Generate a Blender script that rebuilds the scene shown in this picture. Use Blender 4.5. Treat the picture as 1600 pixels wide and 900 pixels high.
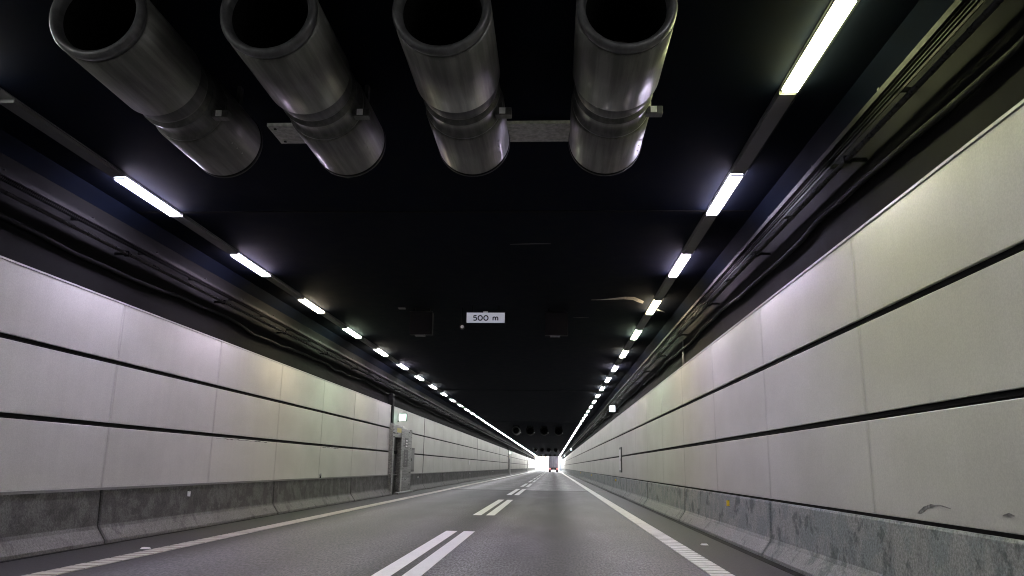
import bpy, bmesh, math, random
from mathutils import Vector, Matrix
random.seed(7)
R = math.radians
scene = bpy.context.scene
for o in list(bpy.data.objects):
    bpy.data.objects.remove(o)

# ------------------------------------------------------------------ camera
cam_data = bpy.data.cameras.new('camera')
cam = bpy.data.objects.new('camera', cam_data)
scene.collection.objects.link(cam)
cam_data.sensor_width = 36.0
cam_data.lens = 1217.8 / 1600 * 36.0
cam_data.clip_start = 0.05
cam_data.clip_end = 6000
vx, vy, froll, fpx = 863.9, 729.86, 0.0143, 1217.8
d = Vector((vx - 800, -(vy - 450), fpx)).normalized()          # tunnel axis seen from the camera (right, up, forward)
z = Vector((0, d[2], -d[1])).normalized()
x = -d.cross(z)
if x[0] < 0:
    x = -x
z2 = z * math.cos(froll) + x * math.sin(froll)
x2 = x * math.cos(froll) - z * math.sin(froll)
right = Vector((x2[0], d[0], z2[0])); up = Vector((x2[1], d[1], z2[1])); fwd = Vector((x2[2], d[2], z2[2]))
mw = Matrix.Identity(4)
for r in range(3):
    mw[r][0] = right[r]; mw[r][1] = up[r]; mw[r][2] = -fwd[r]
mw[2][3] = 1.25
cam.matrix_world = mw
scene.camera = cam

# ------------------------------------------------------------------ world, sun, exposure
SUN_EL, SUN_AZ = R(48), R(35)
world = bpy.data.worlds.new('World'); scene.world = world
world.use_nodes = True
wn = world.node_tree.nodes; wl = world.node_tree.links
sky = wn.new('ShaderNodeTexSky'); sky.sky_type = 'NISHITA'; sky.sun_disc = False
sky.sun_elevation = SUN_EL; sky.sun_rotation = SUN_AZ
wl.new(sky.outputs[0], wn['Background'].inputs[0])
wn['Background'].inputs[1].default_value = 0.12
sl = bpy.data.lights.new('sun', 'SUN'); sl.energy = 3.5; sl.angle = R(0.5); sl.color = (1, 0.96, 0.9)
so = bpy.data.objects.new('sun', sl); scene.collection.objects.link(so)
sun_dir = Vector((math.sin(SUN_AZ) * math.cos(SUN_EL), math.cos(SUN_AZ) * math.cos(SUN_EL), math.sin(SUN_EL)))
so.rotation_euler = sun_dir.to_track_quat('Z', 'Y').to_euler(); so.location = (60, 420, 80)
scene.view_settings.view_transform = 'Standard'
scene.view_settings.look = 'None'
scene.view_settings.exposure = 3.0
scene.view_settings.gamma = 1.0
scene.view_settings.use_curve_mapping = False
scene.render.engine = 'CYCLES'
scene.cycles.use_denoising = True
scene.cycles.denoiser = 'OPENIMAGEDENOISE'
scene.cycles.denoising_input_passes = 'RGB_ALBEDO_NORMAL'
scene.cycles.denoising_prefilter = 'ACCURATE'
scene.cycles.use_adaptive_sampling = False
scene.cycles.filter_width = 1.05
scene.cycles.max_bounces = 8
scene.cycles.diffuse_bounces = 5
scene.cycles.caustics_reflective = False
scene.cycles.caustics_refractive = False
scene.cycles.sample_clamp_indirect = 3.0

# ------------------------------------------------------------------ helpers
C = scene.collection

class MB:
    """collects faces and links them as one mesh object"""
    def __init__(s): s.v = []; s.f = []; s.uv = []; s.sm = []
    def face(s, idx, uv=None, sm=False):
        s.f.append(idx); s.uv.append(uv); s.sm.append(sm)
    def box(s, x0, x1, y0, y1, z0, z1):
        b = len(s.v)
        s.v += [(x0,y0,z0),(x1,y0,z0),(x1,y1,z0),(x0,y1,z0),(x0,y0,z1),(x1,y0,z1),(x1,y1,z1),(x0,y1,z1)]
        for q in ((0,3,2,1),(4,5,6,7),(0,1,5,4),(1,2,6,5),(2,3,7,6),(3,0,4,7)):
            s.face([b+i for i in q])
        return s
    def prism(s, prof, y0, y1, cap=True, closed=True):
        b = len(s.v); n = len(prof)
        s.v += [(p[0], y0, p[1]) for p in prof] + [(p[0], y1, p[1]) for p in prof]
        for i in range(n if closed else n-1):
            j = (i+1) % n
            s.face([b+i, b+j, b+n+j, b+n+i])
        if cap:
            s.face([b+i for i in range(n)][::-1]); s.face([b+n+i for i in range(n)])
        return s
    def lathe(s, prof, cx, cz, n=48, smooth=True):        # prof: (y, radius) along the tunnel axis
        b = len(s.v); m = len(prof)
        for (y, r) in prof:
            for k in range(n):
                a = 2*math.pi*k/n
                s.v.append((cx + r*math.cos(a), y, cz + r*math.sin(a)))
        for i in range(m-1):
            for k in range(n):
                k2 = (k+1) % n
                s.face([b+i*n+k, b+i*n+k2, b+(i+1)*n+k2, b+(i+1)*n+k], None, smooth)
        return s
    def disc(s, y, r, cx, cz, n=48):
        b = len(s.v)
        s.v += [(cx + r*math.cos(2*math.pi*k/n), y, cz + r*math.sin(2*math.pi*k/n)) for k in range(n)]
        s.face([b+k for k in range(n)]); return s
    def tube(s, pts, r, n=8, smooth=True):
        b = len(s.v); m = len(pts); P = [Vector(p) for p in pts]
        for i, p in enumerate(P):
            t = (P[min(i+1, m-1)] - P[max(i-1, 0)]).normalized()
            u = t.cross(Vector((0.013, 0.0, 1)));
            if u.length < 1e-3: u = t.cross(Vector((1, 0, 0)))
            u.normalize(); w = t.cross(u)
            for k in range(n):
                a = 2*math.pi*k/n
                s.v.append(tuple(p + u*(r*math.cos(a)) + w*(r*math.sin(a))))
        for i in range(m-1):
            for k in range(n):
                k2 = (k+1) % n
                s.face([b+i*n+k, b+i*n+k2, b+(i+1)*n+k2, b+(i+1)*n+k], None, smooth)
        s.face([b+k for k in range(n)][::-1]); s.face([b+(m-1)*n+k for k in range(n)])
        return s
    def mesh(s, name, mat):
        me = bpy.data.meshes.new(name)
        me.from_pydata(s.v, [], s.f)
        if any(u is not None for u in s.uv):
            ul = me.uv_layers.new(name='UVMap')
            for p, u in zip(me.polygons, s.uv):
                for k, li in enumerate(p.loop_indices):
                    ul.data[li].uv = u[k] if u else (0.5, 0.5)
        me.polygons.foreach_set('use_smooth', s.sm)
        bm = bmesh.new(); bm.from_mesh(me)
        bmesh.ops.recalc_face_normals(bm, faces=bm.faces)
        bm.to_mesh(me); bm.free()
        me.materials.append(mat); me.update()
        return me
    def build(s, name, mat, parent=None):
        return link(name, s.mesh(name, mat), parent)

def link(name, me, parent=None, loc=None, bevel=0):
    o = bpy.data.objects.new(name, me); C.objects.link(o)
    if parent is not None: o.parent = parent
    if loc is not None: o.location = loc
    return o
def bevel(o, w, seg=2):
    m = o.modifiers.new('bevel', 'BEVEL'); m.width = w; m.segments = seg; m.limit_method = 'ANGLE'; return o
def empty(name, loc=(0,0,0)):
    o = bpy.data.objects.new(name, None); C.objects.link(o); o.location = loc
    o.empty_display_size = 0.2; return o
def tag(o, label=None, cat=None, group=None, kind=None):
    if label: o['label'] = label
    if cat: o['category'] = cat
    if group: o['group'] = group
    if kind: o['kind'] = kind
    return o
def copy_tree(o, parent=None):
    c = o.copy(); C.objects.link(c)
    if parent is not None: c.parent = parent
    for ch in list(o.children): copy_tree(ch, c)
    return c

# ------------------------------------------------------------------ materials
class NT:
    def __init__(s, name):
        s.m = bpy.data.materials.new(name); s.m.use_nodes = True
        s.t = s.m.node_tree; s.n = s.t.nodes; s.l = s.t.links
        s.b = s.n['Principled BSDF']; s.geo = None
    def pos(s, sx=1, sy=1, sz=1):
        if s.geo is None: s.geo = s.n.new('ShaderNodeNewGeometry')
        mp = s.n.new('ShaderNodeMapping'); mp.inputs['Scale'].default_value = (sx, sy, sz)
        s.l.new(s.geo.outputs['Position'], mp.inputs[0]); return mp.outputs[0]
    def xyz(s):
        if s.geo is None: s.geo = s.n.new('ShaderNodeNewGeometry')
        q = s.n.new('ShaderNodeSeparateXYZ'); s.l.new(s.geo.outputs['Position'], q.inputs[0]); return q.outputs
    def noise(s, vec, scale=1, detail=4, rough=0.55, dist=0):
        q = s.n.new('ShaderNodeTexNoise'); s.l.new(vec, q.inputs['Vector'])
        q.inputs['Scale'].default_value = scale; q.inputs['Detail'].default_value = detail
        q.inputs['Roughness'].default_value = rough; q.inputs['Distortion'].default_value = dist
        return q.outputs['Fac']
    def ramp(s, fac, stops, interp='LINEAR'):
        q = s.n.new('ShaderNodeValToRGB'); q.color_ramp.interpolation = interp
        e = q.color_ramp.elements
        while len(e) < len(stops): e.new(0.5)
        for el, (p, c) in zip(e, stops):
            el.position = p; el.color = (c, c, c, 1) if isinstance(c, (int, float)) else (*c, 1)
        s.l.new(fac, q.inputs[0]); return q.outputs[0]
    def mix(s, mode, fac, a, b):
        q = s.n.new('ShaderNodeMix'); q.data_type = 'RGBA'; q.blend_type = mode; q.clamp_result = False
        for v, i in ((fac, 0), (a, 6), (b, 7)):
            if isinstance(v, (int, float)): q.inputs[i].default_value = v if i == 0 else (v, v, v, 1)
            elif isinstance(v, tuple): q.inputs[i].default_value = (*v, 1)
            else: s.l.new(v, q.inputs[i])
        return q.outputs[2]
    def math(s, op, a, b=None, c=None):
        q = s.n.new('ShaderNodeMath'); q.operation = op
        for i, v in enumerate((a, b, c)):
            if v is None: continue
            if isinstance(v, (int, float)): q.inputs[i].default_value = v
            else: s.l.new(v, q.inputs[i])
        return q.outputs[0]
    def mapr(s, v, a, b, c, dd):
        q = s.n.new('ShaderNodeMapRange'); s.l.new(v, q.inputs[0])
        for i, w in enumerate((a, b, c, dd)): q.inputs[i+1].default_value = w
        return q.outputs[0]
    def bump(s, h, strength=0.3, dist=0.01):
        q = s.n.new('ShaderNodeBump'); q.inputs['Strength'].default_value = strength; q.inputs['Distance'].default_value = dist
        s.l.new(h, q.inputs['Height']); s.l.new(q.outputs[0], s.b.inputs['Normal'])
    def set(s, color=None, rough=None, metal=None, spec=None, coat=None):
        for k, v in (('Base Color', color), ('Roughness', rough), ('Metallic', metal), ('Specular IOR Level', spec), ('Coat Weight', coat)):
            if v is None: continue
            if isinstance(v, tuple): s.b.inputs[k].default_value = (*v, 1)
            elif isinstance(v, (int, float)): s.b.inputs[k].default_value = v
            else: s.l.new(v, s.b.inputs[k])
        return s.m

def simple(name, col, rough=0.5, metal=0.0, grain=0.12, scale=30, spec=0.5):
    t = NT(name); n = t.noise(t.pos(), scale, 5)
    c = t.mix('MULTIPLY', 1.0, col, t.ramp(n, [(0.25, 1-grain*2), (0.75, 1+grain)]))
    return t.set(c, t.mapr(n, 0.3, 0.7, max(rough-0.08, 0.02), min(rough+0.08, 1)), metal, spec)

def emit(name, col, strength):
    t = NT(name); t.set((0.8, 0.8, 0.8), 0.4)
    t.b.inputs['Emission Color'].default_value = (*col, 1)
    t.b.inputs['Emission Strength'].default_value = strength
    return t.m

def mat_panel():
    t = NT('enamel_panel')
    fine = t.noise(t.pos(), 55, 3, 0.9)
    streak = t.noise(t.pos(1, 5, 0.25), 1.0, 5, 0.6)
    big = t.noise(t.pos(1, 0.5, 0.9), 0.8, 3)
    c = t.mix('MULTIPLY', 1.0, (0.545, 0.54, 0.505), t.ramp(fine, [(0.40, 0.915), (0.60, 1.07)]))
    c = t.mix('MULTIPLY', 1.0, c, t.ramp(streak, [(0.3, 0.955), (0.62, 1.02)]))
    c = t.mix('MULTIPLY', 1.0, c, t.ramp(big, [(0.38, (0.89, 0.89, 0.875)), (0.62, (1.03, 1.03, 1.03))]))
    uv = t.n.new('ShaderNodeUVMap'); q = t.n.new('ShaderNodeSeparateXYZ'); t.l.new(uv.outputs[0], q.inputs[0])
    edge = t.math('MINIMUM', q.outputs[0], t.math('SUBTRACT', 1.0, q.outputs[0]))      # distance from the vertical joints
    dn = t.noise(t.pos(2, 9, 0.8), 1.5, 5, 0.7)
    e2 = t.math('SUBTRACT', edge, t.math('MULTIPLY', dn, 0.02))
    dirt = t.mapr(e2, -0.009, 0.006, 1, 0)
    c = t.mix('MIX', t.math('MULTIPLY', dirt, 0.30), c, (0.22, 0.215, 0.20))
    vlow = t.mapr(q.outputs[1], 0.0, 0.035, 1, 0)
    vdirt = t.math('MULTIPLY', vlow, t.ramp(t.noise(t.pos(1, 3, 3), 1.3, 6, 0.7), [(0.5, 0.0), (0.75, 0.5)]))
    c = t.mix('MIX', vdirt, c, (0.16, 0.155, 0.15))
    t.set(c, t.mapr(streak, 0.3, 0.7, 0.34, 0.5), 0.0, 0.5)
    t.bump(t.noise(t.pos(1, 1.2, 0.5), 1.2, 2), 0.06, 0.02)
    return t.m

def mat_barrier(name, base, stain, toe, stain_lo, stain_hi, green):
    t = NT(name)
    pits = t.noise(t.pos(), 38, 5, 0.7)
    blot = t.noise(t.pos(1.6, 1.6, 1.9), 1.4, 7, 0.66, 0.4)
    streak = t.noise(t.pos(1.5, 2.6, 1.1), 1.5, 7, 0.7, 0.8)
    c = t.mix('MIX', t.ramp(blot, [(0.45, 0.0), (0.56, 1.0)]), base, green)
    c = t.mix('MIX', t.ramp(streak, [(stain_lo, 0.0), (stain_hi, 0.85)]), c, stain)
    X = t.xyz()
    zz = t.math('ADD', X[2], t.math('MULTIPLY', t.noise(t.pos(1, 2, 2), 1.2, 4), 0.10))
    c = t.mix('MIX', t.mapr(zz, 0.24, 0.36, 0.75, 0.0), c, toe)                       # the toe blends to its own tone
    spots = t.ramp(t.noise(t.pos(1, 1.1, 1.3), 2.6, 5, 0.6), [(0.56, 0.0), (0.63, 0.75)])
    c = t.mix('MIX', spots, c, stain)
    uv = t.n.new('ShaderNodeUVMap'); q = t.n.new('ShaderNodeSeparateXYZ'); t.l.new(uv.outputs[0], q.inputs[0])
    em = t.math('MINIMUM', q.outputs[0], t.math('SUBTRACT', q.outputs[1], q.outputs[0]))       # metres from the segment's ends
    em = t.math('SUBTRACT', em, t.math('MULTIPLY', t.noise(t.pos(2, 3, 3), 2.0, 4), 0.16))
    c = t.mix('MIX', t.mapr(em, -0.09, 0.03, 0.75, 0.0), c, stain)
    c = t.mix('MULTIPLY', 1.0, c, t.ramp(pits, [(0.38, 0.66), (0.62, 1.28)]))
    t.set(c, 0.72, 0.0, 0.4); t.bump(pits, 0.35, 0.012)
    return t.m

def mat_asphalt():
    t = NT('asphalt')
    fine = t.noise(t.pos(), 42, 5, 0.95)
    mid = t.noise(t.pos(1, 0.25, 1), 1.1, 5, 0.6)
    X = t.xyz()
    wob = t.math('ADD', X[0], t.math('MULTIPLY', t.math('SUBTRACT', t.noise(t.pos(1, 0.05, 1), 1.0, 2), 0.5), 0.5))
    xn = t.mapr(wob, -7, 3.4, 0, 1)
    P = lambda xx: (xx + 7) / 10.4
    wear = t.ramp(xn, [(P(-6.0), 0.008), (P(-5.4), 0.02), (P(-4.7), 0.088), (P(-3.75), 0.058), (P(-2.7), 0.100), (P(-1.85), 0.062),
                       (P(-1.05), 0.190), (P(-0.5), 0.130), (P(0.15), 0.054), (P(0.75), 0.118), (P(1.7), 0.066), (P(2.25), 0.008)], 'EASE')
    c = t.mix('MULTIPLY', 1.0, wear, t.ramp(fine, [(0.40, 0.45), (0.5, 0.95), (0.60, 1.7)]))
    c = t.mix('MULTIPLY', 1.0, c, t.ramp(mid, [(0.38, 0.82), (0.62, 1.14)]))
    clump = t.noise(t.pos(22, 6, 1), 1.5, 3, 0.8)
    c = t.mix('MULTIPLY', 1.0, c, t.ramp(clump, [(0.41, 0.48), (0.59, 1.58)]))
    drip = t.ramp(t.noise(t.pos(2.2, 0.9, 1), 1.7, 4, 0.6), [(0.66, 0.0), (0.74, 0.6)])
    c = t.mix('MIX', drip, c, (0.03, 0.03, 0.03))
    c = t.mix('MULTIPLY', 1.0, c, (0.985, 0.975, 1.05))
    c = t.mix('MULTIPLY', 1.0, c, t.ramp(t.mapr(X[1], 43.36, 43.42, 0, 1), [(0.0, 1.0), (1.0, (2.3, 2.27, 2.24))]))      # paler surfacing beyond the joint, with distant sheen painted in
    t.set(c, t.mapr(fine, 0.3, 0.7, 0.54, 0.68), 0, 0.38)
    t.bump(fine, 0.3, 0.005)
    return t.m

def mat_paint(name, col, wearamt):
    t = NT(name)
    fine = t.noise(t.pos(), 60, 4, 0.75)
    w = t.noise(t.pos(1.5, 0.7, 1), 3.0, 7, 0.75)
    c = t.mix('MULTIPLY', 1.0, col, t.ramp(fine, [(0.25, 0.82), (0.75, 1.06)]))
    c = t.mix('MIX', t.ramp(w, [(0.5, 0.0), (0.72, wearamt)]), c, (0.10, 0.10, 0.10))
    t.set(c, 0.5, 0, 0.4); return t.m

def mat_steel(name, col, rough, metal):
    t = NT(name)
    lon = t.noise(t.pos(9, 0.5, 9), 1.6, 5, 0.6)
    grime = t.noise(t.pos(1, 1, 1), 2.2, 5, 0.65)
    fine = t.noise(t.pos(), 120, 2, 0.7)
    c = t.mix('MULTIPLY', 1.0, col, t.ramp(lon, [(0.40, 0.72), (0.60, 1.22)]))
    c = t.mix('MULTIPLY', 1.0, c, t.ramp(grime, [(0.3, 0.86), (0.6, 1.03)]))
    c = t.mix('MULTIPLY', 1.0, c, t.ramp(fine, [(0.3, 0.9), (0.7, 1.08)]))
    t.set(c, t.mapr(lon, 0.3, 0.7, rough+0.08, rough-0.05), metal)
    t.b.inputs['Coat Weight'].default_value = 0.08; t.b.inputs['Coat Roughness'].default_value = 0.07
    return t.m

M = {}
M['panel'] = mat_panel()
M['barrier_right'] = mat_barrier('stained_concrete', (0.30, 0.305, 0.30), (0.085, 0.10, 0.10), (0.18, 0.182, 0.18), 0.56, 0.76, (0.225, 0.255, 0.256))
M['barrier_left'] = mat_barrier('sooty_concrete', (0.125, 0.125, 0.12), (0.055, 0.054, 0.052), (0.125, 0.122, 0.116), 0.50, 0.66, (0.075, 0.074, 0.07))
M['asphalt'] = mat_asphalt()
M['paint'] = mat_paint('white_road_paint', (0.86, 0.87, 0.88), 0.12)
M['paint_dirty'] = mat_paint('grimy_edge_paint', (0.30, 0.285, 0.26), 0.6)
M['paint_rib'] = mat_paint('worn_rib_paint', (0.62, 0.62, 0.61), 0.4)
M['paint_rib_dirty'] = mat_paint('dirty_rib_paint', (0.42, 0.395, 0.355), 0.5)
M['ceiling'] = simple('blue_halo_ceiling_paint', (0.0022, 0.0036, 0.0080), 0.85, 0, 0.25, 3, 0.03)  # blue tint stands in for the blue halo round the lamps
M['upper_wall'] = simple('black_wall_paint', (0.0062, 0.0062, 0.0063), 0.85, 0, 0.2, 4, 0.04)
M['gap'] = simple('black_joint', (0.008, 0.008, 0.008), 0.8, 0, 0.12, 30, 0.1)
M['alu'] = simple('aluminium_trim', (0.50, 0.50, 0.49), 0.4, 0.3)
M['flashing'] = simple('dull_flashing', (0.20, 0.20, 0.195), 0.6, 0.0)
M['duct'] = simple('grey_duct', (0.085, 0.085, 0.083), 0.5, 0.2, 0.15, 12)
M['housing'] = simple('lamp_housing', (0.22, 0.22, 0.22), 0.5, 0.3)
M['fan'] = mat_steel('dull_fan_steel', (0.088, 0.087, 0.080), 0.45, 0.35)
M['fan_ring'] = mat_steel('fan_ring_paint', (0.045, 0.045, 0.047), 0.45, 0.1)
M['fan_neck'] = mat_steel('fan_casing_paint', (0.07, 0.07, 0.068), 0.38, 0.3)
M['fan_dark'] = simple('fan_liner', (0.004, 0.004, 0.004), 0.9, 0, 0.1, 30, 0.05)
M['zinc'] = simple('zinc_plate', (0.30, 0.295, 0.28), 0.55, 0.1, 0.3, 18)
M['dark_metal'] = simple('dark_metal', (0.0055, 0.0055, 0.0058), 0.6, 0.0, 0.12, 30, 0.06)
M['pipe'] = simple('steel_pipe', (0.015, 0.015, 0.015), 0.3, 0.2, 0.15, 20, 0.25)
M['tray'] = simple('cable_tray_zinc', (0.0020, 0.0020, 0.0020), 0.6, 0.0, 0.2, 30, 0.03)
M['cable'] = simple('black_cable', (0.006, 0.006, 0.0065), 0.7, 0, 0.12, 30, 0.08)
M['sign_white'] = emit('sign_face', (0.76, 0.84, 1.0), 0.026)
M['sign_black'] = simple('sign_letter_black', (0.006, 0.006, 0.007), 0.5)
M['door_steel'] = mat_steel('door_steel', (0.24, 0.24, 0.23), 0.3, 0.75)
M['door_dark'] = simple('dark_door', (0.05, 0.05, 0.05), 0.4, 0.3)
M['yellow'] = simple('pale_yellow_plate', (0.62, 0.55, 0.20), 0.5)
M['white'] = simple('white_plate', (0.75, 0.75, 0.75), 0.5)
M['reflector_white'] = simple('white_reflector', (0.85, 0.85, 0.85), 0.2)
M['reflector_yellow'] = simple('yellow_reflector', (0.85, 0.60, 0.06), 0.2)
M['stud'] = simple('road_stud_cream', (0.75, 0.75, 0.72), 0.4)
M['seal_and_shade'] = simple('bitumen_and_gap_shade', (0.006, 0.006, 0.006), 0.7, 0, 0.1, 30, 0.1)
M['scuff'] = simple('dark_scuff', (0.21, 0.208, 0.203), 0.7, 0, 0.6, 30)
M['lime'] = simple('lime_deposit', (0.42, 0.37, 0.32), 0.8, 0, 0.3, 25)
M['faint_lime'] = simple('thin_lime_deposit', (0.055, 0.052, 0.05), 0.8, 0, 0.3, 25)
M['truck_box'] = simple('truck_box_paint', (0.24, 0.225, 0.285), 0.5, 0, 0.08, 3)
M['truck_dark'] = simple('truck_chassis', (0.03, 0.03, 0.03), 0.6)
M['tyre'] = simple('tyre_rubber', (0.012, 0.012, 0.012), 0.8)
M['plate'] = simple('number_plate', (0.7, 0.7, 0.7), 0.4)
M['tail'] = emit('tail_light_red', (1.0, 0.05, 0.04), 0.35)
M['exit_green'] = emit('exit_sign_face', (0.55, 1.0, 0.72), 0.42)
M['exit_cool'] = emit('escape_light_face', (0.72, 0.95, 1.0), 0.4)
M['ground'] = simple('pale_ground', (0.34, 0.32, 0.28), 0.9, 0, 0.2, 0.3)
M['ramp_concrete'] = simple('ramp_concrete', (0.38, 0.375, 0.36), 0.8, 0, 0.15, 1.5)

# ------------------------------------------------------------------ dimensions (metres; the tunnel runs along +Y)
Y0, Y1 = -120.0, 318.0
XL, XR = -7.06, 3.26               # faces of the panel cladding
SL, SR = -7.22, 3.42               # bare side walls behind it
ZC = 5.36                          # ceiling
PITCH, J0 = 3.866, 12.25           # panel length, a joint

# ------------------------------------------------------------------ the setting
g = MB(); g.v = [(-1200,-1200,-0.12),(1200,-1200,-0.12),(1200,1200,-0.12),(-1200,1200,-0.12)]; g.face([0,1,2,3])
tag(g.build('ground', M['ground']), kind='structure')
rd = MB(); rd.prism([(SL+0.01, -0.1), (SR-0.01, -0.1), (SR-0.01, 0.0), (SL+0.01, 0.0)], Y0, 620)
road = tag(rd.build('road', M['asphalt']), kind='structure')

# ceiling slab with chamfered haunches, and shallow construction joints
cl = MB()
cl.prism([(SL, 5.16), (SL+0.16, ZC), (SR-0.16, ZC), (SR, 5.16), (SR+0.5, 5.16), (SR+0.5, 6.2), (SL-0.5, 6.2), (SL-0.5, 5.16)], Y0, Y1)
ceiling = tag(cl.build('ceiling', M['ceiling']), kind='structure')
cj = MB()
k = -3
while J0 + k*PITCH*8 < Y1:
    y = J0 + (8 + 8*(k-0))*PITCH - 0.0
    if Y0 < y < Y1: cj.box(SL+0.20, SR-0.20, y-0.04, y+0.04, ZC-0.012, ZC-0.002)
    k += 1
cj.build('joint_seal', M['fan_dark'], ceiling)
# stains left by water on the ceiling
def ribbon(pts, z, t=0.004):
    m = MB(); n = len(pts); b = 0
    for (px, py, w) in pts:
        m.v += [(px, py-w, z), (px, py+w, z), (px, py-w, z-t), (px, py+w, z-t)]
    for i in range(n-1):
        a = 4*i; c = a+4
        m.face([a+2, a+3, c+3, c+2]); m.face([a, c, c+1, a+1]); m.face([a, a+2, c+2, c]); m.face([a+1, c+1, c+3, a+3])
    m.face([0,1,3,2]); a = 4*(n-1); m.face([a, a+2, a+3, a+1]); return m
ribbon([(0.95,19.22,.01),(1.15,19.2,.03),(1.44,19.11,.07),(1.75,18.98,.13),(1.99,19.03,.17),(2.15,19.3,.17),(2.28,19.5,.13)], ZC-0.002).build('lime_stain', M['lime'], ceiling)
ribbon([(2.75,20.42,.07),(2.95,20.7,.05),(3.0,20.78,.02)], ZC-0.002).build('lime_stain', M['lime'], ceiling)
ribbon([(-0.82,14.2,.015),(-0.6,14.18,.03),(-0.35,14.15,.035),(-0.05,14.16,.015)], ZC-0.002).build('lime_stain', M['faint_lime'], ceiling)
ribbon([(0.55,21.6,.01),(0.8,21.58,.05),(1.0,21.6,.015)], ZC-0.002).build('lime_stain', M['faint_lime'], ceiling)

# ------------------------------------------------------------------ side walls: bare wall behind, panels, trims
def panel_mesh(L, H, side):
    """one enamel panel, its face towards the road; origin at its lower near corner"""
    m = MB(); s = side; t = 0.035; e = 0.006
    X0, X1 = (0, t)
    f = lambda x: s*x
    m.v = [(f(0),e,e),(f(0),L-e,e),(f(0),L-e,H-e),(f(0),e,H-e),(f(e),0,0),(f(e),L,0),(f(e),L,H),(f(e),0,H),
           (f(t),0,0),(f(t),L,0),(f(t),L,H),(f(t),0,H)]
    m.face([0,1,2,3], [(0,0),(1,0),(1,1),(0,1)])
    edge0 = [(0.0,0.02)]*4
    for q in ((0,4,5,1),(1,5,6,2),(2,6,7,3),(3,7,4,0),(4,8,9,5),(5,9,10,6),(6,10,11,7),(7,11,8,4),(8,11,10,9)):
        m.face(list(q), [(0.5,0.5)]*4)
    return m
ROWS = [(0.835, 1.768), (1.838, 2.766), (2.836, 3.755)]
GAPJ = 0.009
Y_SINGLE = 101.0
def wall(side, label):
    sgn = 1 if side == 'right' else -1
    Xf = XR if sgn > 0 else XL; Xs = SR if sgn > 0 else SL
    w = empty('tunnel_wall', (Xs, 0, 0)); tag(w, label, 'wall')
    def P(mb, name, mat):
        mb.v = [(v[0]-Xs, v[1], v[2]) for v in mb.v]; return mb.build(name, mat, w)
    m = MB(); m.box(min(Xs, Xs+sgn*0.5), max(Xs, Xs+sgn*0.5), Y0, Y1, -0.1, 5.158)
    P(m, 'bare_wall', M['upper_wall'])
    # dark carrier rails in the two horizontal gaps and at the head
    for (a, b) in ((ROWS[0][1], ROWS[1][0]), (ROWS[1][1], ROWS[2][0])):
        m = MB(); x0, x1 = Xf+sgn*0.045, Xs-sgn*0.004
        m.box(min(x0,x1), max(x0,x1), Y0, Y1, a-0.03, b+0.03); P(m, 'carrier_rail', M['gap'])
        m = MB(); x0, x1 = Xf+sgn*0.018, Xf+sgn*0.043
        m.box(min(x0,x1), max(x0,x1), Y0, Y1, a+0.018, a+0.034); P(m, 'carrier_rail', M['dark_metal'])
    zt = ROWS[2][1]
    m = MB(); x0, x1 = Xf-sgn*0.008, Xf+sgn*0.05
    m.box(min(x0,x1), max(x0,x1), Y0, Y1, zt+0.003, zt+0.030); P(m, 'top_trim', M['alu'])
    m = MB(); x0, x1 = Xf+sgn*0.05, Xs-sgn*0.003
    m.box(min(x0,x1), max(x0,x1), Y0, Y1, zt-0.02, zt+0.010); P(m, 'top_cover', M['gap'])
    # panels: one object each as far as they can be told apart
    far = [MB() for _ in ROWS]
    cache = {}
    cuts = [J0 + k*PITCH for k in range(-34, 100) if Y0 < J0 + k*PITCH < Y1]
    for r, (z0, z1) in enumerate(ROWS):
        for y0, y1 in zip(cuts[:-1], cuts[1:]):
            a, b = y0 + GAPJ/2, y1 - GAPJ/2
            spans = [(a, b)]
            if sgn < 0 and r < 2:
                for ny in DOORS:                                       # the cladding stops at the escape doors
                    out = []
                    for (p, q) in spans:
                        n0, n1 = ny - 0.45, ny + 4.35
                        if q <= n0 or p >= n1: out.append((p, q)); continue
                        if p < n0 - 0.3: out.append((p, n0))
                        if q > n1 + 0.3: out.append((n1, q))
                    spans = out
            for (p, q) in spans:
                key = (round(q-p, 3), r)
                if p > Y_SINGLE or q < -12:
                    mb = panel_mesh(q-p, z1-z0, sgn); off = len(far[r].v)
                    far[r].v += [(v[0]+Xf-Xs, v[1]+p, v[2]+z0) for v in mb.v]
                    for fc, uv, sm in zip(mb.f, mb.uv, mb.sm): far[r].face([i+off for i in fc], uv, sm)
                else:
                    if key not in cache: cache[key] = panel_mesh(q-p, z1-z0, sgn).mesh('panel', M['panel'])
                    link('panel', cache[key], w, (Xf-Xs, p, z0))
    for r in range(3):
        o = far[r].build('panel', M['panel'], w); o['kind'] = 'stuff'
    # full height joint covers every eight panels
    for y in cuts:
        kk = round((y - J0)/PITCH)
        if kk % 8 == 0 and 20 < y < 240 and sgn < 0:
            m = MB(); x0, x1 = Xf-sgn*0.012, Xf+sgn*0.03
            m.box(min(x0,x1), max(x0,x1), y-0.03, y+0.03, 0.86, 3.75); P(m, 'joint_cover', M['dark_metal'])
    return w, P
DOORS = [34.4, 126.0, 217.0]
wall_r, PR = wall('right', 'tunnel side wall of cream panels nearer the camera, above the blue-green stained barrier')
wall_l, PL = wall('left', 'tunnel side wall of pale panels with the steel escape door, across the left lane')
m = MB(); m.box(XL-0.02, XL+0.035, Y0, Y1, 0.800, 0.832); PL(m, 'base_flashing', M['flashing'])
m = MB(); m.box(XR+0.02, SR-0.003, Y0, Y1, 0.78, 0.83); PR(m, 'base_recess', M['gap'])
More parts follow.
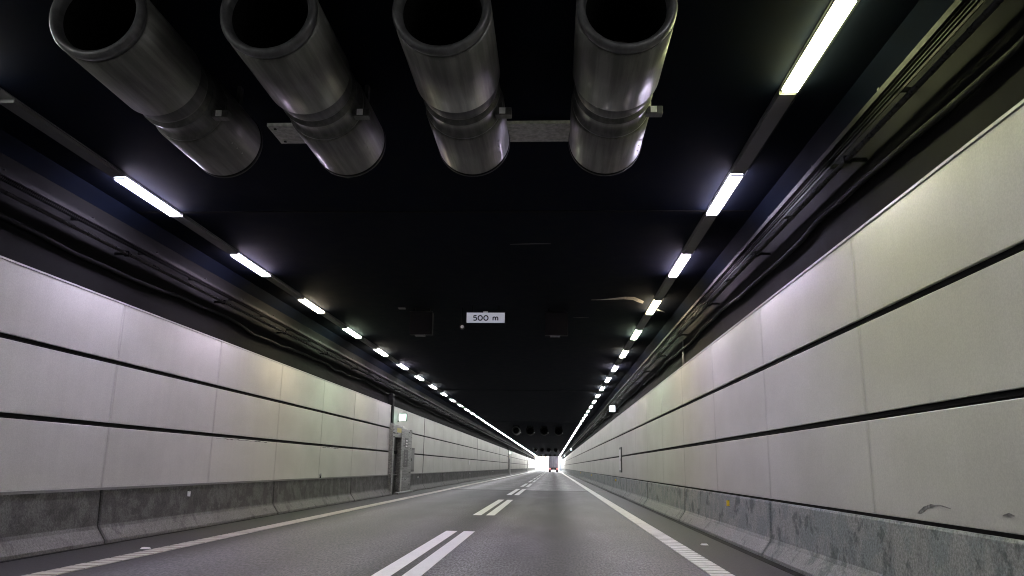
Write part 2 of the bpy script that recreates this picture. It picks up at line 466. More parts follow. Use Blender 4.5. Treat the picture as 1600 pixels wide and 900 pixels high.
# scuffs and scratches on the panels
def scuff(P, Xf, sgn, pts):
    m = MB(); n = len(pts)
    for (y, zc, h) in pts:
        m.v += [(Xf - sgn*0.003, y, zc-h), (Xf - sgn*0.003, y, zc+h), (Xf + sgn*0.002, y, zc-h), (Xf + sgn*0.002, y, zc+h)]
    for i in range(n-1):
        a = 4*i; c = a+4
        m.face([a, a+1, c+1, c]); m.face([a+2, c+2, c+3, a+3]); m.face([a+1, a+3, c+3, c+1]); m.face([a, c, c+2, a+2])
    return P(m, 'scuff_mark', M['scuff'])
scuff(PR, XR, 1, [(7.42,.895,.004),(7.36,.91,.018),(7.29,.935,.022),(7.23,.955,.014),(7.15,.970,.016),(7.08,.975,.007),(6.98,.982,.006),(6.88,.972,.004),(6.80,.962,.002)])
scuff(PR, XR, 1, [(6.05,.955,.003),(5.97,.965,.012),(5.90,.96,.004)])
def scratch(ya, yb, zc, n=26):
    pts = []
    for i in range(n):
        y = ya + (yb-ya)*i/(n-1)
        pts.append((y, zc + random.uniform(-.008, .008), random.choice((.002, .004, .009, .012))))
    scuff(PL, XL, -1, pts)
scratch(16.3, 19.3, 1.745); scratch(23.9, 26.2, 1.745, 20)
# conduit drop on the bare wall above the right-hand panels
m = MB(); m.tube([(SR-0.03, 20.4, 3.80), (SR-0.03, 20.4, 4.52)], 0.025, 10); PR(m, 'conduit', M['zinc'])

# ------------------------------------------------------------------ concrete barriers
def barrier(side, label):
    sgn = 1 if side == 'right' else -1
    Xb = 3.08 if sgn > 0 else -6.88
    w = empty('concrete_barrier', (Xb, 0, 0)); tag(w, label, 'barrier')
    prof = [(0,0),(0.005,0.05),(0.13,0.22),(0.148,0.27),(0.162,0.775),(0.172,0.80),(0.26,0.80),(0.26,0)]
    L = 2*PITCH
    far = MB(); cache = {}
    y = J0 - 17*L
    spans = []
    while y < Y1 - 1:
        spans.append((y+0.025, min(y+L, Y1)-0.025)); y += L
    if sgn < 0:
        out = []
        for (p, q) in spans:
            for ny in DOORS:
                if p < ny-0.35 < q or p < ny+4.3 < q or (ny-0.35 <= p and q <= ny+4.3):
                    if p < ny-0.35: out.append((p, ny-0.35))
                    if q > ny+4.3: out.append((ny+4.3, q))
                    break
            else: out.append((p, q))
        spans = [(p, q) for (p, q) in out if q - p > 0.5]
    mat = M['barrier_right'] if sgn > 0 else M['barrier_left']
    def seg(p, q):
        m = MB(); e = 0.02; n = len(prof)
        def ring(yy, ins):
            return [(sgn*(px + (ins if i < 6 else 0)), yy, pz - (ins if 4 <= i <= 6 else 0)) for i, (px, pz) in enumerate(prof)]
        m.v = ring(0, e) + ring(e, 0)
        nd = max(2, int((q-p)/0.6))
        for k in range(1, nd):
            yy = e + (q-p-2*e)*k/nd; j = random.uniform(-.004, .004)
            m.v += [(v[0], v[1], v[2]) if i in (0, 6, 7) else (v[0]+j, v[1], v[2]) for i, v in enumerate(ring(yy, 0))]
        m.v += ring(q-p-e, 0) + ring(q-p, e)
        for a in range(nd+2):
            for i in range(n):
                j = (i+1) % n
                ya, yb = m.v[a*n][1], m.v[(a+1)*n][1]; LL = q-p
                m.face([a*n+i, a*n+j, (a+1)*n+j, (a+1)*n+i], [(ya,LL),(ya,LL),(yb,LL),(yb,LL)])
        m.face(list(range(n))[::-1]); m.face([(nd+2)*n+i for i in range(n)])
        return m
    for (p, q) in spans:
        me = seg(p, q).mesh('barrier_segment', mat)
        link('barrier_segment', me, w, (0, p, 0))
    return w
bar_r = barrier('right', 'low concrete barrier with blue-green stains below the near right wall')
bar_l = barrier('left', 'dark sooty concrete barrier below the left wall, broken at the escape door')
# dark strips painted in for the shadow gap where the barriers meet the road
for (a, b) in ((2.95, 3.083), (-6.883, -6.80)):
    m = MB(); m.box(a, b, Y0, Y1, -0.01, 0.004); m.build('shadow_gap_strip', M['seal_and_shade'], road)
m = MB(); m.box(-6.80, 2.98, 43.35, 43.43, -0.01, 0.005); m.build('expansion_joint', M['seal_and_shade'], road)
m = MB(); m.box(2.05, 2.9, 43.08, 43.30, -0.01, 0.006); m.build('repair_patch', M['flashing'], road)

# ------------------------------------------------------------------ road markings
dm = MB(); dm.box(0, 0.215, 0, 9.85, 0.001, 0.006); dash_me = dm.mesh('lane_dash', M['paint'])
y = 6.0 - 15.06*2
while y < Y1 + 60:
    for xx in (-2.080, -1.735):
        link('lane_dash', dash_me, road, (xx, y, 0))
    y += 15.06
for (a, b) in ((1.90, 2.19), (-5.80, -5.495)):
    m = MB(); m.box(a, b, Y0, 74.9, 0.001, 0.004); m.build('edge_line', M['paint_dirty'], road)
    m = MB(); m.box(a, b, 74.95, 500, 0.001, 0.006); m.build('edge_line', M['paint_rib'], road)
    m = MB(); y = -3.0
    while y < 75:
        q = (b-a)/6
        m.box(a+0.004, b-0.004, y, y+0.20, 0.003, 0.011); y += 0.27
    o = m.build('edge_line_rib', M['paint_rib'] if a > 0 else M['paint_rib_dirty'], road); o['kind'] = 'stuff'

# ------------------------------------------------------------------ ceiling lights and ducts
TINTS = {7: (0.76, 0.79, 0.40), 11: (1.0, 0.90, 1.24), 15: (1.02, 0.86, 1.18), 19: (1.06, 0.90, 0.62), 24: (0.85, 1.03, 0.72), 28: (1.02, 0.96, 0.80), 32: (0.98, 0.88, 1.06)}
LAMP = 13.5
def lens_mesh(mat, L=1.72, h=0.04):
    m = MB(); w = 0.083
    m.v = [(-w,0,h),(w,0,h),(w,L,h),(-w,L,h),(-w+.006,.006,0.0),(w-.006,.006,0.0),(w-.006,L-.006,0.0),(-w+.006,L-.006,0.0)]
    for q in ((4,5,6,7),(0,1,5,4),(1,2,6,5),(2,3,7,6),(3,0,4,7)): m.face(list(q)[::-1])
    return m.mesh('lens', mat)
lens_cache = {}
def lens_for(yc):
    key = int(yc)
    bloom_boost = 1.0 if yc < 140 else (1.4 if yc < 180 else (1.8 if yc < 235 else 3.0))  # lamps made brighter towards the mouth in place of its bloom
    tint = TINTS.get(key)
    kk = (tint or (0.98, 0.985, 0.98), bloom_boost, yc > 45)
    if kk not in lens_cache:
        lens_cache[kk] = lens_mesh(emit('lamp_lens', kk[0], LAMP*bloom_boost), h=0.008 if yc > 45 else 0.04)
    return lens_cache[kk]
hm = MB(); hm.box(-0.088, 0.088, -0.03, 1.75, 0.041, 0.082); low = MB(); low.box(-0.088, 0.088, -0.03, 1.75, 0.009, 0.082)
hm_me = hm.mesh('housing', M['housing']); low_me = low.mesh('housing', M['dark_metal'])
em = MB(); em.box(-0.09, 0.09, -0.028, -0.003, -0.002, 0.0205); em_me = em.mesh('end_cap', M['housing'])
ORD = ['nearest', 'second', 'third', 'fourth', 'fifth', 'sixth', 'seventh', 'eighth', 'ninth', 'tenth', 'eleventh', 'twelfth', 'thirteenth', 'fourteenth', 'fifteenth',
       'sixteenth', 'seventeenth', 'eighteenth', 'nineteenth', 'twentieth', 'twenty-first', 'twenty-second', 'twenty-third', 'twenty-fourth', 'twenty-fifth', 'twenty-sixth']
names_r = {0: 'lit lamp cut by the top edge of the photo, nearest of the right-hand row',
           1: 'long lit lamp on the ceiling, second from the top of the right-hand row',
           3: 'lit lamp of the right-hand row crossed by the pale crack on the ceiling',
           4: 'lit lamp of the right-hand row just beyond the pale ceiling crack'}
names_l = {1: 'longest lit lamp in the photo of the left-hand row, under the leftmost jet fan',
           2: 'lit lamp of the left-hand row next beyond the longest one'}
def light(xc, y, side):
    t = empty('ceiling_light', (xc, y, 5.278))
    near = names_r if side == 'right' else names_l
    k = round((y - 6.25)/4.25)
    first_seen = 0 if side == 'right' else 1
    if k < first_seen: lab = 'lit lamp of the %s-hand ceiling row, behind the camera' % side
    elif k in near: lab = near[k]
    elif k - first_seen < len(ORD): lab = '%s lit lamp of the %s-hand ceiling row, counted from the camera' % (ORD[k-first_seen], side)
    else: lab = 'tiny lit lamp merging with its neighbours, some of them added, at the far end of the %s-hand row' % side
    tag(t, lab, 'ceiling light', 'lamps in the %s-hand ceiling row' % side)
    link('lens', lens_for(y+0.86), t); link('housing', low_me if y > 45 else hm_me, t); link('end_cap', em_me, t) if y < 45 else None
    return t
for (xc, side) in ((2.578, 'right'), (-6.37, 'left')):
    y = 6.25 - 4.25*6
    while y < Y1 - 3:
        light(xc, y - (0.4 if side == 'left' and 6 < y < 7 else 0), side)
        if y > 200 and y + 2.1 + 1.75 < y + 4.25: light(xc, y + 2.12, side)  # extra lamps added in between to whiten the walls like bloom
        y += 4.25
    m = MB(); m.box(xc-0.10, xc+0.10, Y0, Y1, 5.3605-0.018, 5.3595)            # back plate fixed to the slab
    y = 6.25 - 4.25*7
    while y < Y1 - 5:
        m.box(xc-0.092, xc+0.092, y+1.80, y+4.19, 5.292, 5.335); y += 4.25
    dct = m.build('cable_duct', M['duct'])
    tag(dct, 'grey cable duct joining the lamps of the %s-hand ceiling row' % side, 'cable duct')
    m = MB(); xo = xc - 0.15 if side == 'left' else xc + 0.15
    m.tube([(xo, Y0, 5.3535), (xo, Y1, 5.3535)], 0.006, 6); m.build('cable', M['cable'], dct)

# ------------------------------------------------------------------ pipes, trays and drooping cables high on both walls
for sgn, Xs, side in ((1, SR, 'right'), (-1, SL, 'left')):
    xp = Xs - sgn*0.22; xt = Xs - sgn*0.30
    pp = empty('wall_pipe', (xp, 0, 4.57)); tag(pp, 'thin steel pipe running high along the %s wall' % side, 'pipe')
    m = MB(); m.tube([(0, Y0, 0), (0, Y1, 0)], 0.028, 12); m.build('pipe', M['pipe'], pp)
    bm_ = MB(); bm_.box(-0.04, 0.04, -0.02, 0.02, -0.045, 0.045); x0, x1 = sgn*0.03, sgn*0.215
    bm_.box(min(x0,x1), max(x0,x1), -0.015, 0.015, -0.02, 0.02); cm = bm_.mesh('clamp', M['dark_metal'])
    y = 4.3
    while y < 120: link('clamp', cm, pp, (0, y, 0)); y += PITCH
    tr = empty('cable_tray', (xt, 0, 4.70)); tag(tr, 'ribbed grey cable tray above the pipe on the %s wall' % side, 'cable tray')
    m = MB()
    for k in range(4): m.box(-0.065+0.035*k, -0.042+0.035*k, Y0, Y1, -0.008-0.002*(k % 2), 0.006)
    m.build('tray_floor', M['tray'], tr)
    m = MB(); m.box(-0.075, -0.066, Y0, Y1, -0.012, 0.05); m.box(0.088, 0.097, Y0, Y1, -0.012, 0.05); m.build('tray_side', M['tray'], tr)
    bm_ = MB(); x0, x1 = sgn*(-0.06), sgn*0.296
    bm_.box(min(x0,x1), max(x0,x1), -0.02, 0.02, 0.051, 0.09); cm = bm_.mesh('bracket', M['dark_metal'])
    y = 5.0
    while y < 120: link('bracket', cm, tr, (0, y, 0)); y += PITCH/2
    m = MB(); pts = []; y = -20.0; rr = random.Random(3 if sgn > 0 else 5)
    while y < 200:
        zz = 4.31 + 0.035*math.sin(y*0.9) + rr.uniform(-.03, .03) - 0.03*(1 if rr.random() < .2 else 0)
        pts.append((Xs - sgn*(0.05 + rr.uniform(0, .02)), y, zz)); y += rr.uniform(0.5, 1.0)
    m.tube(pts, 0.034, 6); o = m.build('cable_bundle', M['cable'])
    tag(o, 'thick black cable drooping along the bare strip of the %s wall' % side, 'cable')

# ------------------------------------------------------------------ jet fans
def make_fan():
    f = empty('jet_fan', (0, 0, 0))
    Rr = 0.405
    m = MB()                                                            # near silencer: flat outer skin
    m.lathe([(0.125, Rr-0.022), (0.13, Rr), (0.62, Rr), (1.10, Rr), (1.115, Rr-0.012), (1.12, 0.30)], 0, 0, 56); m.build('silencer', M['fan'], f)
    m = MB()                                                            # rolled inlet lip
    m.lathe([(0.10, 0.325), (0.045, 0.33), (0.012, 0.345), (0.0, 0.368), (0.012, 0.392), (0.045, 0.405), (0.075, 0.402), (0.095, 0.384), (0.126, 0.382)], 0, 0, 56)
    m.build('inlet_lip', M['fan_ring'], f)
    m = MB(); m.lathe([(0.09, 0.327), (2.70, 0.327)], 0, 0, 40); m.disc(1.95, 0.327, 0, 0, 40); m.build('air_duct', M['fan_dark'], f)
    m = MB(); m.lathe([(1.119, 0.345), (1.16, 0.37), (1.30, 0.375), (1.34, 0.365), (1.35, 0.34)], 0, 0, 48); m.build('clamp_ring', M['fan_ring'], f)
    m = MB(); m.lathe([(1.345, 0.34), (1.36, 0.352), (1.40, 0.355), (1.41, 0.385), (1.44, 0.385), (1.45, 0.36), (1.68, 0.36), (1.69, 0.39), (1.73, 0.39), (1.74, 0.35)], 0, 0, 48)
    m.build('fan_casing', M['fan_neck'], f)
    m = MB(); m.lathe([(1.735, 0.33), (1.745, Rr-0.012), (1.76, Rr), (2.2, Rr), (2.665, Rr)], 0, 0, 56); m.build('silencer', M['fan'], f)
    m = MB(); m.lathe([(2.66, Rr-0.004), (2.67, Rr+0.008), (2.72, Rr+0.008), (2.73, Rr-0.01), (2.735, 0.327)], 0, 0, 56); m.build('outlet_ring', M['dark_metal'], f)
    hb = MB(); hb.lathe([(1.42, 0.001), (1.43, 0.06), (1.48, 0.10), (1.62, 0.11)], 0, 0, 24)
    imp = hb.build('impeller', M['dark_metal'], f)
    for k in range(8):
        a = 2*math.pi*k/8; b = MB()
        p = [(0.10, 1.50, -0.05), (0.32, 1.48, -0.03), (0.32, 1.56, 0.07), (0.10, 1.60, 0.05)]
        for (r, yy, tt) in p: b.v.append((r*math.cos(a)-tt*math.sin(a), yy, r*math.sin(a)+tt*math.cos(a)))
        for (r, yy, tt) in p: b.v.append((r*math.cos(a)-tt*math.sin(a), yy+0.012, r*math.sin(a)+tt*math.cos(a)))
        for q in ((0,1,2,3),(7,6,5,4),(0,4,5,1),(1,5,6,2),(2,6,7,3),(3,7,4,0)): b.face(list(q))
        b.build('blade', M['dark_metal'], imp)
    # terminal box on the right flank and the hangers to the slab
    m = MB(); m.box(0.33, 0.49, 1.56, 1.66, -0.205, -0.125); tb = bevel(m.build('terminal_box', M['fan_neck'], f), 0.006)
    m = MB(); m.box(0.37, 0.43, 1.548, 1.559, -0.195, -0.135); m.build('cover_plate', M['white'], tb)
    for yy in (0.35, 2.3):
        for sx in (-1, 1):
            m = MB(); m.box(sx*0.27-0.02, sx*0.27+0.02, yy-0.04, yy+0.04, 0.28, 0.50); m.build('hanger', M['dark_metal'], f)
    for yy in (0.35, 2.3):
        m = MB(); m.lathe([(yy-0.03, Rr+0.001), (yy-0.03, Rr+0.004), (yy+0.03, Rr+0.004), (yy+0.03, Rr+0.001)], 0, 0, 56)
    # a seam with rivets along the far silencer
    rv = MB()
    for k in range(3):
        a = R(-38); yy = 2.1 + 0.14*k
        rv.box(Rr*math.cos(a)-.006, Rr*math.cos(a)+.010, yy, yy+.010, Rr*math.sin(a)-.004, Rr*math.sin(a)+.006)
    o = rv.build('rivet', M['zinc'], f); o['kind'] = 'stuff'
    return f
fan0 = make_fan()
FX = [-3.785, -2.34, -0.91, 0.58]
WORD = ['leftmost', 'second from the left', 'third from the left', 'rightmost']
first = True
for gi, fy in enumerate([5.57, 80.5, 172.0, 258.0]):
    for i, fx in enumerate(FX):
        f = fan0 if first else copy_tree(fan0)
        first = False
        f.location = (fx, fy, 4.855)
        if gi > 0 and i > 0:                                        # far fans but the leftmost are darkened in colour to look unlit
            for ch in f.children:
                if ch.name.split('.')[0] in ('inlet_lip', 'silencer', 'fan_casing', 'clamp_ring'):
                    ch.material_slots[0].link = 'OBJECT'; ch.material_slots[0].material = M['dark_metal']
        if gi == 0: lab = ['leftmost of the four big jet fans overhead, seen most from its side', 'big jet fan overhead, second from the left, with a pale plate to its left',
                           'big jet fan overhead, third from the left, with a pale plate to its right', 'rightmost of the four big jet fans overhead, with a bright streak down its flank'][i]
        elif gi == 1: lab = ['small distant jet fan with a bright crescent rim under the ceiling', 'dark distant jet fan just right of the one with the crescent rim',
                             'dark distant jet fan, third from the left in its row', 'dark distant jet fan, rightmost in its row'][i]
        else: lab = 'tiny jet fan under the ceiling near the tunnel mouth'
        tag(f, lab, 'jet fan', ['jet fans overhead', 'jet fans far down the tunnel', 'jet fans near the tunnel mouth', 'jet fans near the tunnel mouth'][gi])
for (a, b, lab) in ((-3.55, -2.9, 'pale metal plate on the ceiling left of the second jet fan'), (-0.75, 0.40, 'pale metal plate on the ceiling between the two right jet fans')):
    m = MB(); m.box(a, b, 8.79, 9.33, ZC-0.045, ZC-0.002); pl = bevel(m.build('ceiling_plate', M['zinc']), 0.004); tag(pl, lab, 'metal plate')
    b_ = MB()
    for bx in (a+0.08, b-0.08):
        for by in (8.87, 9.25): b_.box(bx-.015, bx+.015, by-.015, by+.015, ZC-0.058, ZC-0.044)
    o = b_.build('bolt', M['dark_metal'], pl); o['kind'] = 'stuff'

# ------------------------------------------------------------------ the 500 m sign and dark fittings beside it
YS = 20.0
sg = empty('distance_sign', (-1.77, YS, 4.91)); tag(sg, 'white sign reading 500 m hanging from the dark ceiling', 'sign')
m = MB(); m.box(-0.50, 0.50, 0, 0.06, 0, 0.285); bevel(m.build('sign_panel', M['sign_white'], sg), 0.006)
m = MB(); m.box(-0.505, -0.06, -0.05, 0.0, 0.262, 0.280); m.box(0.06, 0.505, -0.05, 0.0, 0.262, 0.280); m.build('top_rail', M['dark_metal'], sg)
m = MB(); m.box(-0.06, 0.06, -0.04, 0.0, 0.255, 0.292); m.build('clip', M['white'], sg)
for sx in (-0.35, 0.35):
    m = MB(); m.box(sx-0.02, sx+0.02, 0.015, 0.045, 0.286, 0.449); m.build('hanger', M['dark_metal'], sg)
def stroke(pts, w, closed=False):
    m = MB(); n = len(pts); P = [Vector((p[0], p[1])) for p in pts]
    for i in range(n):
        a = P[(i-1) % n] if closed or i > 0 else P[i]; b = P[(i+1) % n] if closed or i < n-1 else P[i]
        t = (b-a).normalized(); nn = Vector((-t.y, t.x))
        for s in (1, -1):
            q = P[i] + nn*(w/2*s); m.v += [(q.x, 0, q.y), (q.x, 0.004, q.y)]
    for i in range(n if closed else n-1):
        a = 4*i; c = 4*((i+1) % n)
        m.face([a, c, c+2, a+2]); m.face([a, a+1, c+1, c]); m.face([a+2, c+2, c+3, a+3])
    return m
def arc(cx, cz, rx, rz, a0, a1, n=20): return [(cx+rx*math.cos(R(a0+(a1-a0)*i/n)), cz+rz*math.sin(R(a0+(a1-a0)*i/n))) for i in range(n+1)]
SW = 0.030; LZ = 0.078; LH = 0.125
def glyph(parts, lx):
    mm = MB()
    for (pts, cl_) in parts:
        s = stroke(pts, SW, cl_); off = len(mm.v); mm.v += s.v
        for fc in s.f: mm.face([i+off for i in fc])
    o = mm.build('letter', M['sign_black'], sg); o.location = (lx, -0.005, LZ - 0.02)
five = [((0.085, LH), (0.022, LH)), ]
glyph([([(0.088, LH), (0.020, LH), (0.012, 0.068)], False), ([(0.012, 0.066)] + arc(0.045, 0.040, 0.046, 0.041, 120, -140, 22), False)], -0.325)
zero = arc(0.055, LH/2, 0.055, LH/2, 0, 342, 19)
glyph([(zero, True)], -0.195); glyph([(zero, True)], -0.045)
glyph([([(0.012, 0.0), (0.012, 0.090)], False), ([(0.012, 0.052)] + arc(0.044, 0.056, 0.030, 0.032, 170, 0, 12) + [(0.074, 0.0)], False),
       ([(0.074, 0.052)] + arc(0.106, 0.056, 0.030, 0.032, 170, 0, 12) + [(0.136, 0.0)], False)], 0.185)
# unlit lane signals, one over each lane
for (xc, lab, yy) in ((-3.52, 'dark unlit lane signal box left of the 500 m sign', 20.3), (0.08, 'dark unlit lane signal box right of the 500 m sign', 20.3)):
    t = empty('lane_signal', (xc, yy, 4.64)); tag(t, lab, 'lane signal')
    m = MB(); m.box(-0.30, 0.30, 0, 0.22, 0, 0.60); bevel(m.build('case', M['dark_metal'], t), 0.01)
    m = MB(); m.box(-0.25, 0.25, -0.012, -0.001, 0.05, 0.55); m.build('display', M['cable'], t)
    m = MB(); m.box(-0.31, 0.31, -0.10, -0.001, 0.601, 0.615); m.build('visor', M['dark_metal'], t)
    for sx in (-0.2, 0.2):
        m = MB(); m.box(sx-0.025, sx+0.025, 0.08, 0.13, 0.601, 0.719); m.build('hanger', M['dark_metal'], t)
    m = MB(); m.box(-0.16, 0.10, 0.02, 0.2, -0.03, -0.001); m.build('base_plate', M['fan_ring'], t)
t = empty('ceiling_camera', (-2.42, 20.2, 4.80)); tag(t, 'small dark camera with pale lens hanging left below the 500 m sign', 'camera')
m = MB(); m.lathe([(0.0, 0.001), (0.0, 0.055), (0.20, 0.06), (0.21, 0.001)], 0, 0.04, 16); m.build('case', M['dark_metal'], t)
m = MB(); m.lathe([(-0.03, 0.001), (-0.028, 0.03), (-0.001, 0.045)], 0.02, 0.03, 16); m.build('lens', M['white'], t)
m = MB(); m.tube([(0, 0.1, 0.10), (0, 0.1, 0.559)], 0.015, 8); m.build('stem', M['dark_metal'], t)
m = MB(); m.box(-0.09, 0.09, -0.05, 0.05, 0, 0.035); o = bevel(m.build('junction_box', M['duct']), 0.004); o.location = (-4.05, 20.3, 5.32)
tag(o, 'small pale junction box on the ceiling left of the left lane signal', 'junction box')

# ------------------------------------------------------------------ escape doors, escape lights, cabinets on the walls
def door_set():
    d = empty('escape_door', (-7.06, 0, 0))
    def b(name, mat, x0, x1, y0, y1, z0, z1, par=None, bv=0.006):
        m = MB(); m.box(x0, x1, y0, y1, z0, z1); o = m.build(name, mat, par or d)
        if bv: bevel(o, bv, 1)
        return o
    b('jamb', M['door_steel'], -0.12, 0.16, -0.42, -0.10, 0.004, 3.02)
    b('lintel', M['door_steel'], -0.12, 0.15, -0.097, 1.50, 2.46, 2.98)
    leaf = b('door_leaf', M['door_dark'], -0.13, -0.085, -0.095, 1.495, 0.02, 2.455)
    b('handle', M['alu'], -0.084, -0.02, 0.10, 0.16, 1.02, 1.16, leaf, 0)
    b('jamb', M['door_steel'], -0.12, 0.17, 1.503, 1.78, 0.004, 2.985)
    b('side_panel', M['door_steel'], -0.12, 0.15, 1.783, 4.28, 0.004, 2.90)
    p = b('notice', M['door_dark'], 0.151, 0.158, 2.3, 3.3, 1.15, 1.95, None, 0)
    for k in range(5): b('notice_mark', M['zinc'], 0.1585, 0.161, 2.55, 2.75 + 0.12*(k % 3), 1.24+0.13*k, 1.30+0.13*k, p, 0)
    p = b('sign_plate', M['door_dark'], 0.151, 0.157, 2.45, 3.25, 2.02, 2.48, None, 0)
    for k in range(3): b('sign_mark', M['white'], 0.1575, 0.160, 2.62, 3.06, 2.07+0.13*k, 2.14+0.13*k, p, 0)
    b('name_plate', M['yellow'], 0.151, 0.158, 0.45, 1.42, 2.66, 2.86, None, 0)
    b('guide_post', M['alu'], 0.171, 0.20, 1.55, 1.72, 0.004, 1.0, None, 0)
    b('conduit_cover', M['dark_metal'], -0.15, 0.06, -0.35, 0.02, 3.024, 4.30)
    b('step', M['flashing'], 0.12, 0.36, 0.2, 4.0, 0.002, 0.06)
    return d
d0 = door_set()
for i, yy in enumerate(DOORS):
    dd = d0 if i == 0 else copy_tree(d0)
    dd.location = (-7.06, yy, 0)
    tag(dd, ['steel escape door set with yellow plate under the lit sign, in the left wall', 'distant escape door set farther along the left wall, seen as a dark upright',
             'most distant escape door set near the bright end of the left wall'][i], 'escape door', 'escape doors in the left wall')
def lit_sign(name, w_, h_, face_mat, sgn):
    t = empty(name)
    x0, x1 = (0, w_) if sgn > 0 else (-w_, 0)
    m = MB(); m.box(x0, x1, 0, 0.14, 0, h_); bevel(m.build('case', M['dark_metal'], t), 0.006, 1)
    e = 0.022
    m = MB(); m.box(x0+e, x1-e, -0.012, -0.001, e, h_-e); m.build('lit_face', face_mat, t)
    m = MB(); a, b = (-0.16, -0.002) if sgn > 0 else (0.002, 0.16)
    m.box(a, b, 0.04, 0.09, -0.03, 0.02); m.build('bracket', M['dark_metal'], t)
    return t
g0 = lit_sign('escape_sign', 0.36, 0.34, M['exit_green'], 1)
for i, yy in enumerate(DOORS):
    s_ = g0 if i == 0 else copy_tree(g0)
    s_.location = (-7.06+0.06, yy + 1.15, 3.19)
    tag(s_, ['lit pale green escape sign above the steel door on the left wall', 'tiny lit escape sign above the distant door on the left wall', 'faint lit escape sign nearest the bright tunnel mouth, left wall'][i],
        'escape sign', 'lit escape signs on the left wall')
r0 = lit_sign('escape_light', 0.33, 0.36, M['exit_cool'], -1)
for i, yy in enumerate((41.2, 137.0, 212.0, 280.0)):
    s_ = r0 if i == 0 else copy_tree(r0)
    s_.location = (SR - 0.17, yy, 4.08)
    tag(s_, ['bright bluish lit box high on the right wall above the narrow cabinet', 'second lit box from the camera high on the right wall', 'third lit box from the camera high on the right wall', 'farthest lit box high on the right wall'][i],
        'lit sign', 'lit boxes high on the right wall')
def cabinet(Xf, sgn, y, z, W, H, lab, door_mat):
    t = empty('wall_cabinet', (Xf, y, z)); tag(t, lab, 'cabinet')
    x0, x1 = -sgn*0.05, sgn*0.02
    m = MB(); m.box(min(x0,x1), max(x0,x1), 0, W, 0, H); bevel(m.build('frame', M['door_dark'], t), 0.005, 1)
    x0, x1 = -sgn*0.062, -sgn*0.051
    m = MB(); m.box(min(x0,x1), max(x0,x1), 0.12, W-0.12, 0.1, H-0.1); dr = m.build('door', door_mat, t)
    x0, x1 = -sgn*0.08, -sgn*0.063
    m = MB(); m.box(min(x0,x1), max(x0,x1), 0.2, 0.24, H*0.5-0.06, H*0.5+0.06); m.build('handle', M['dark_metal'], dr)
cabinet(XR, 1, 37.9, 1.05, 1.0, 1.17, 'narrow dark framed cabinet with pale door on the right wall', M['white'])
cabinet(XL, -1, 38.95, 0.93, 1.15, 1.16, 'grey cabinet on the left wall just right of the escape door', M['housing'])
m = MB(); m.box(-0.03, 0.0, 0, 0.7, 0, 0.36); o = m.build('wall_sign', M['white']); o.location = (XL+0.032, 66.6, 1.35)
tag(o, 'small pale square notice on the left wall past the escape door', 'sign')
t = empty('barrier_lamp', (-7.05, 24.0, 0.80)); tag(t, 'small round pale fitting standing on the left barrier', 'lamp fitting')
m = MB(); m.lathe([(-0.05, 0.001), (-0.045, 0.03), (0, 0.05), (0.045, 0.03), (0.05, 0.001)], 0, 0.12, 14); m.build('globe', M['alu'], t)
m = MB(); m.box(-0.02, 0.02, -0.02, 0.02, 0, 0.08); m.build('stem', M['dark_metal'], t)

# ------------------------------------------------------------------ reflectors on the barriers, studs in the road
def reflector(Xf, sgn, y, mat, lab, grp):
    t = empty('reflector', (Xf, y, 0.65)); tag(t, lab, 'reflector', grp)
    m = MB(); x0, x1 = -sgn*0.012, sgn*0.006
    m.box(min(x0,x1), max(x0,x1), 0.011, 0.03, -0.06, 0.06); m.build('mount', M['dark_metal'], t)
    m = MB(); x0, x1 = -sgn*0.055, sgn*0.002
    m.box(min(x0,x1), max(x0,x1), 0, 0.010, -0.05, 0.05); m.build('face', mat, t)
for i, yy in enumerate((15.2, 41.5, 67.5, 93.5)):
    lr = ['white reflector on the nearest long segment of the left barrier', 'white reflector on the left barrier just past the escape door'] + ['tiny white reflector far along the left barrier']*2
    ly = ['yellow reflector on the right barrier, nearest and largest', 'yellow reflector on the right barrier below the narrow cabinet'] + ['tiny yellow reflector far along the right barrier']*2
    reflector(-7.037, -1, yy, M['reflector_white'], lr[i], 'white reflectors on the left barrier')
    reflector(3.237, 1, yy-0.2, M['reflector_yellow'], ly[i], 'yellow reflectors on the right barrier')
for (xx, yy, lab) in ((-5.96, 11.7, 'small pale road stud beside the left edge line'), (2.57, 14.0, 'small pale road stud beside the right edge line')):
    m = MB(); m.v = [(-.06,-.05,0),(.06,-.05,0),(.06,.05,0),(-.06,.05,0),(-.045,-.03,.02),(.045,-.03,.02),(.045,.03,.02),(-.045,.03,.02)]
    for q in ((4,5,6,7),(0,1,5,4),(1,2,6,5),(2,3,7,6),(3,0,4,7)): m.face(list(q))
    o = m.build('road_stud', M['stud']); o.location = (xx, yy, 0.0); tag(o, lab, 'road stud')

# ------------------------------------------------------------------ truck far ahead
tk = empty('box_truck', (0.16, 205.0, 0)); tag(tk, 'tall grey box truck driving ahead in the right lane, tail lights lit', 'truck')
def tb(name, mat, x0, x1, y0, y1, z0, z1, par=None, bv=0.02):
    m = MB(); m.box(x0, x1, y0, y1, z0, z1); o = m.build(name, mat, par or tk)
    if bv: bevel(o, bv, 1)
    return o
tb('cargo_box', M['truck_box'], -1.26, 1.26, 0.05, 8.6, 1.12, 3.95)
for sx in (-1, 1):
    dr = tb('rear_door', M['truck_box'], min(sx*0.02, sx*1.20), max(sx*0.02, sx*1.20), 0.0, 0.048, 1.20, 3.88)
    tb('lock_bar', M['alu'], sx*0.30-0.02, sx*0.30+0.02, -0.03, -0.002, 1.22, 3.84, dr, 0)
tb('chassis', M['truck_dark'], -0.55, 0.55, 0.2, 10.2, 0.62, 1.10)
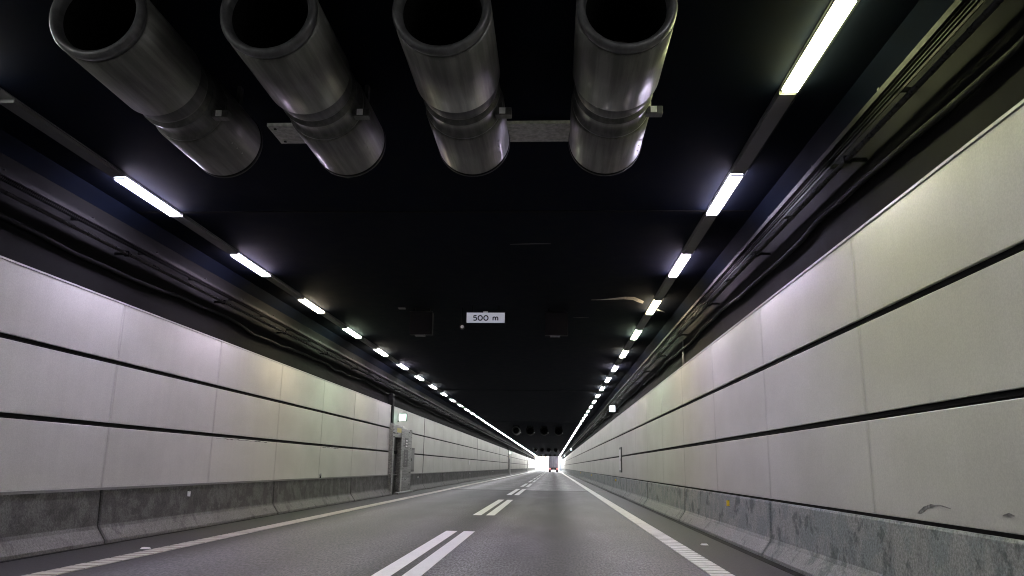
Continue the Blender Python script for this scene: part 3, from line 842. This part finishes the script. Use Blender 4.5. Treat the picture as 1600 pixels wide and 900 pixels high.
bp = tb('bumper', M['truck_dark'], -1.22, 1.22, -0.04, 0.18, 0.55, 1.02)
for sx in (-1, 1):
    tb('tail_light', M['tail'], sx*0.92-0.24, sx*0.92+0.24, -0.06, -0.042, 0.70, 0.92, bp, 0)
tb('number_plate', M['plate'], -0.26, 0.26, -0.055, -0.042, 0.72, 0.83, bp, 0)
for yy in (1.6, 9.0):
    for sx in (-1, 1):
        w_ = MB()
        def wheel(mm, xa, xb, r):
            n = 24; b = len(mm.v)
            for xx in (xa, xb):
                mm.v += [(xx, yy + r*math.cos(2*math.pi*k/n), 0.5 + r*math.sin(2*math.pi*k/n)) for k in range(n)]
            for k in range(n): mm.face([b+k, b+(k+1) % n, b+n+(k+1) % n, b+n+k], None, True)
            mm.face([b+k for k in range(n)][::-1]); mm.face([b+n+k for k in range(n)])
        wheel(w_, sx*0.70, sx*1.22, 0.5); wo = w_.build('wheel', M['tyre'], tk)
        w_ = MB(); wheel(w_, sx*1.221, sx*1.232, 0.27); w_.build('rim', M['alu'], wo)
    if yy < 2:
        for sx in (-1, 1): tb('mudflap', M['truck_dark'], sx*0.95-0.28, sx*0.95+0.28, 0.95, 0.97, 0.2, 1.0, None, 0)
cb = tb('cab', M['truck_box'], -1.22, 1.22, 8.75, 10.7, 0.6, 3.3)
tb('windscreen', M['cable'], -1.1, 1.1, 10.702, 10.72, 1.8, 2.9, cb, 0)

# ------------------------------------------------------------------ outside the far mouth: portal face and ramp walls
m = MB(); m.box(SL-8, SR+8, Y1+0.01, Y1+0.8, 6.2-0.85, 7.6)
o = m.build('tunnel_portal', M['ramp_concrete']); tag(o, 'concrete beam over the bright mouth of the tunnel', 'portal')
for (a, b, lab) in ((SL-0.9, SL-0.2, 'sunlit concrete ramp wall left of the road outside the tunnel mouth'), (SR+0.2, SR+0.9, 'sunlit concrete ramp wall right of the road outside the tunnel mouth')):
    m = MB(); m.prism([(a, -0.1), (b, -0.1), (b, 5.0), (a, 5.0)], Y1+0.85, 470); o = m.build('ramp_wall', M['ramp_concrete']); tag(o, lab, 'ramp wall')
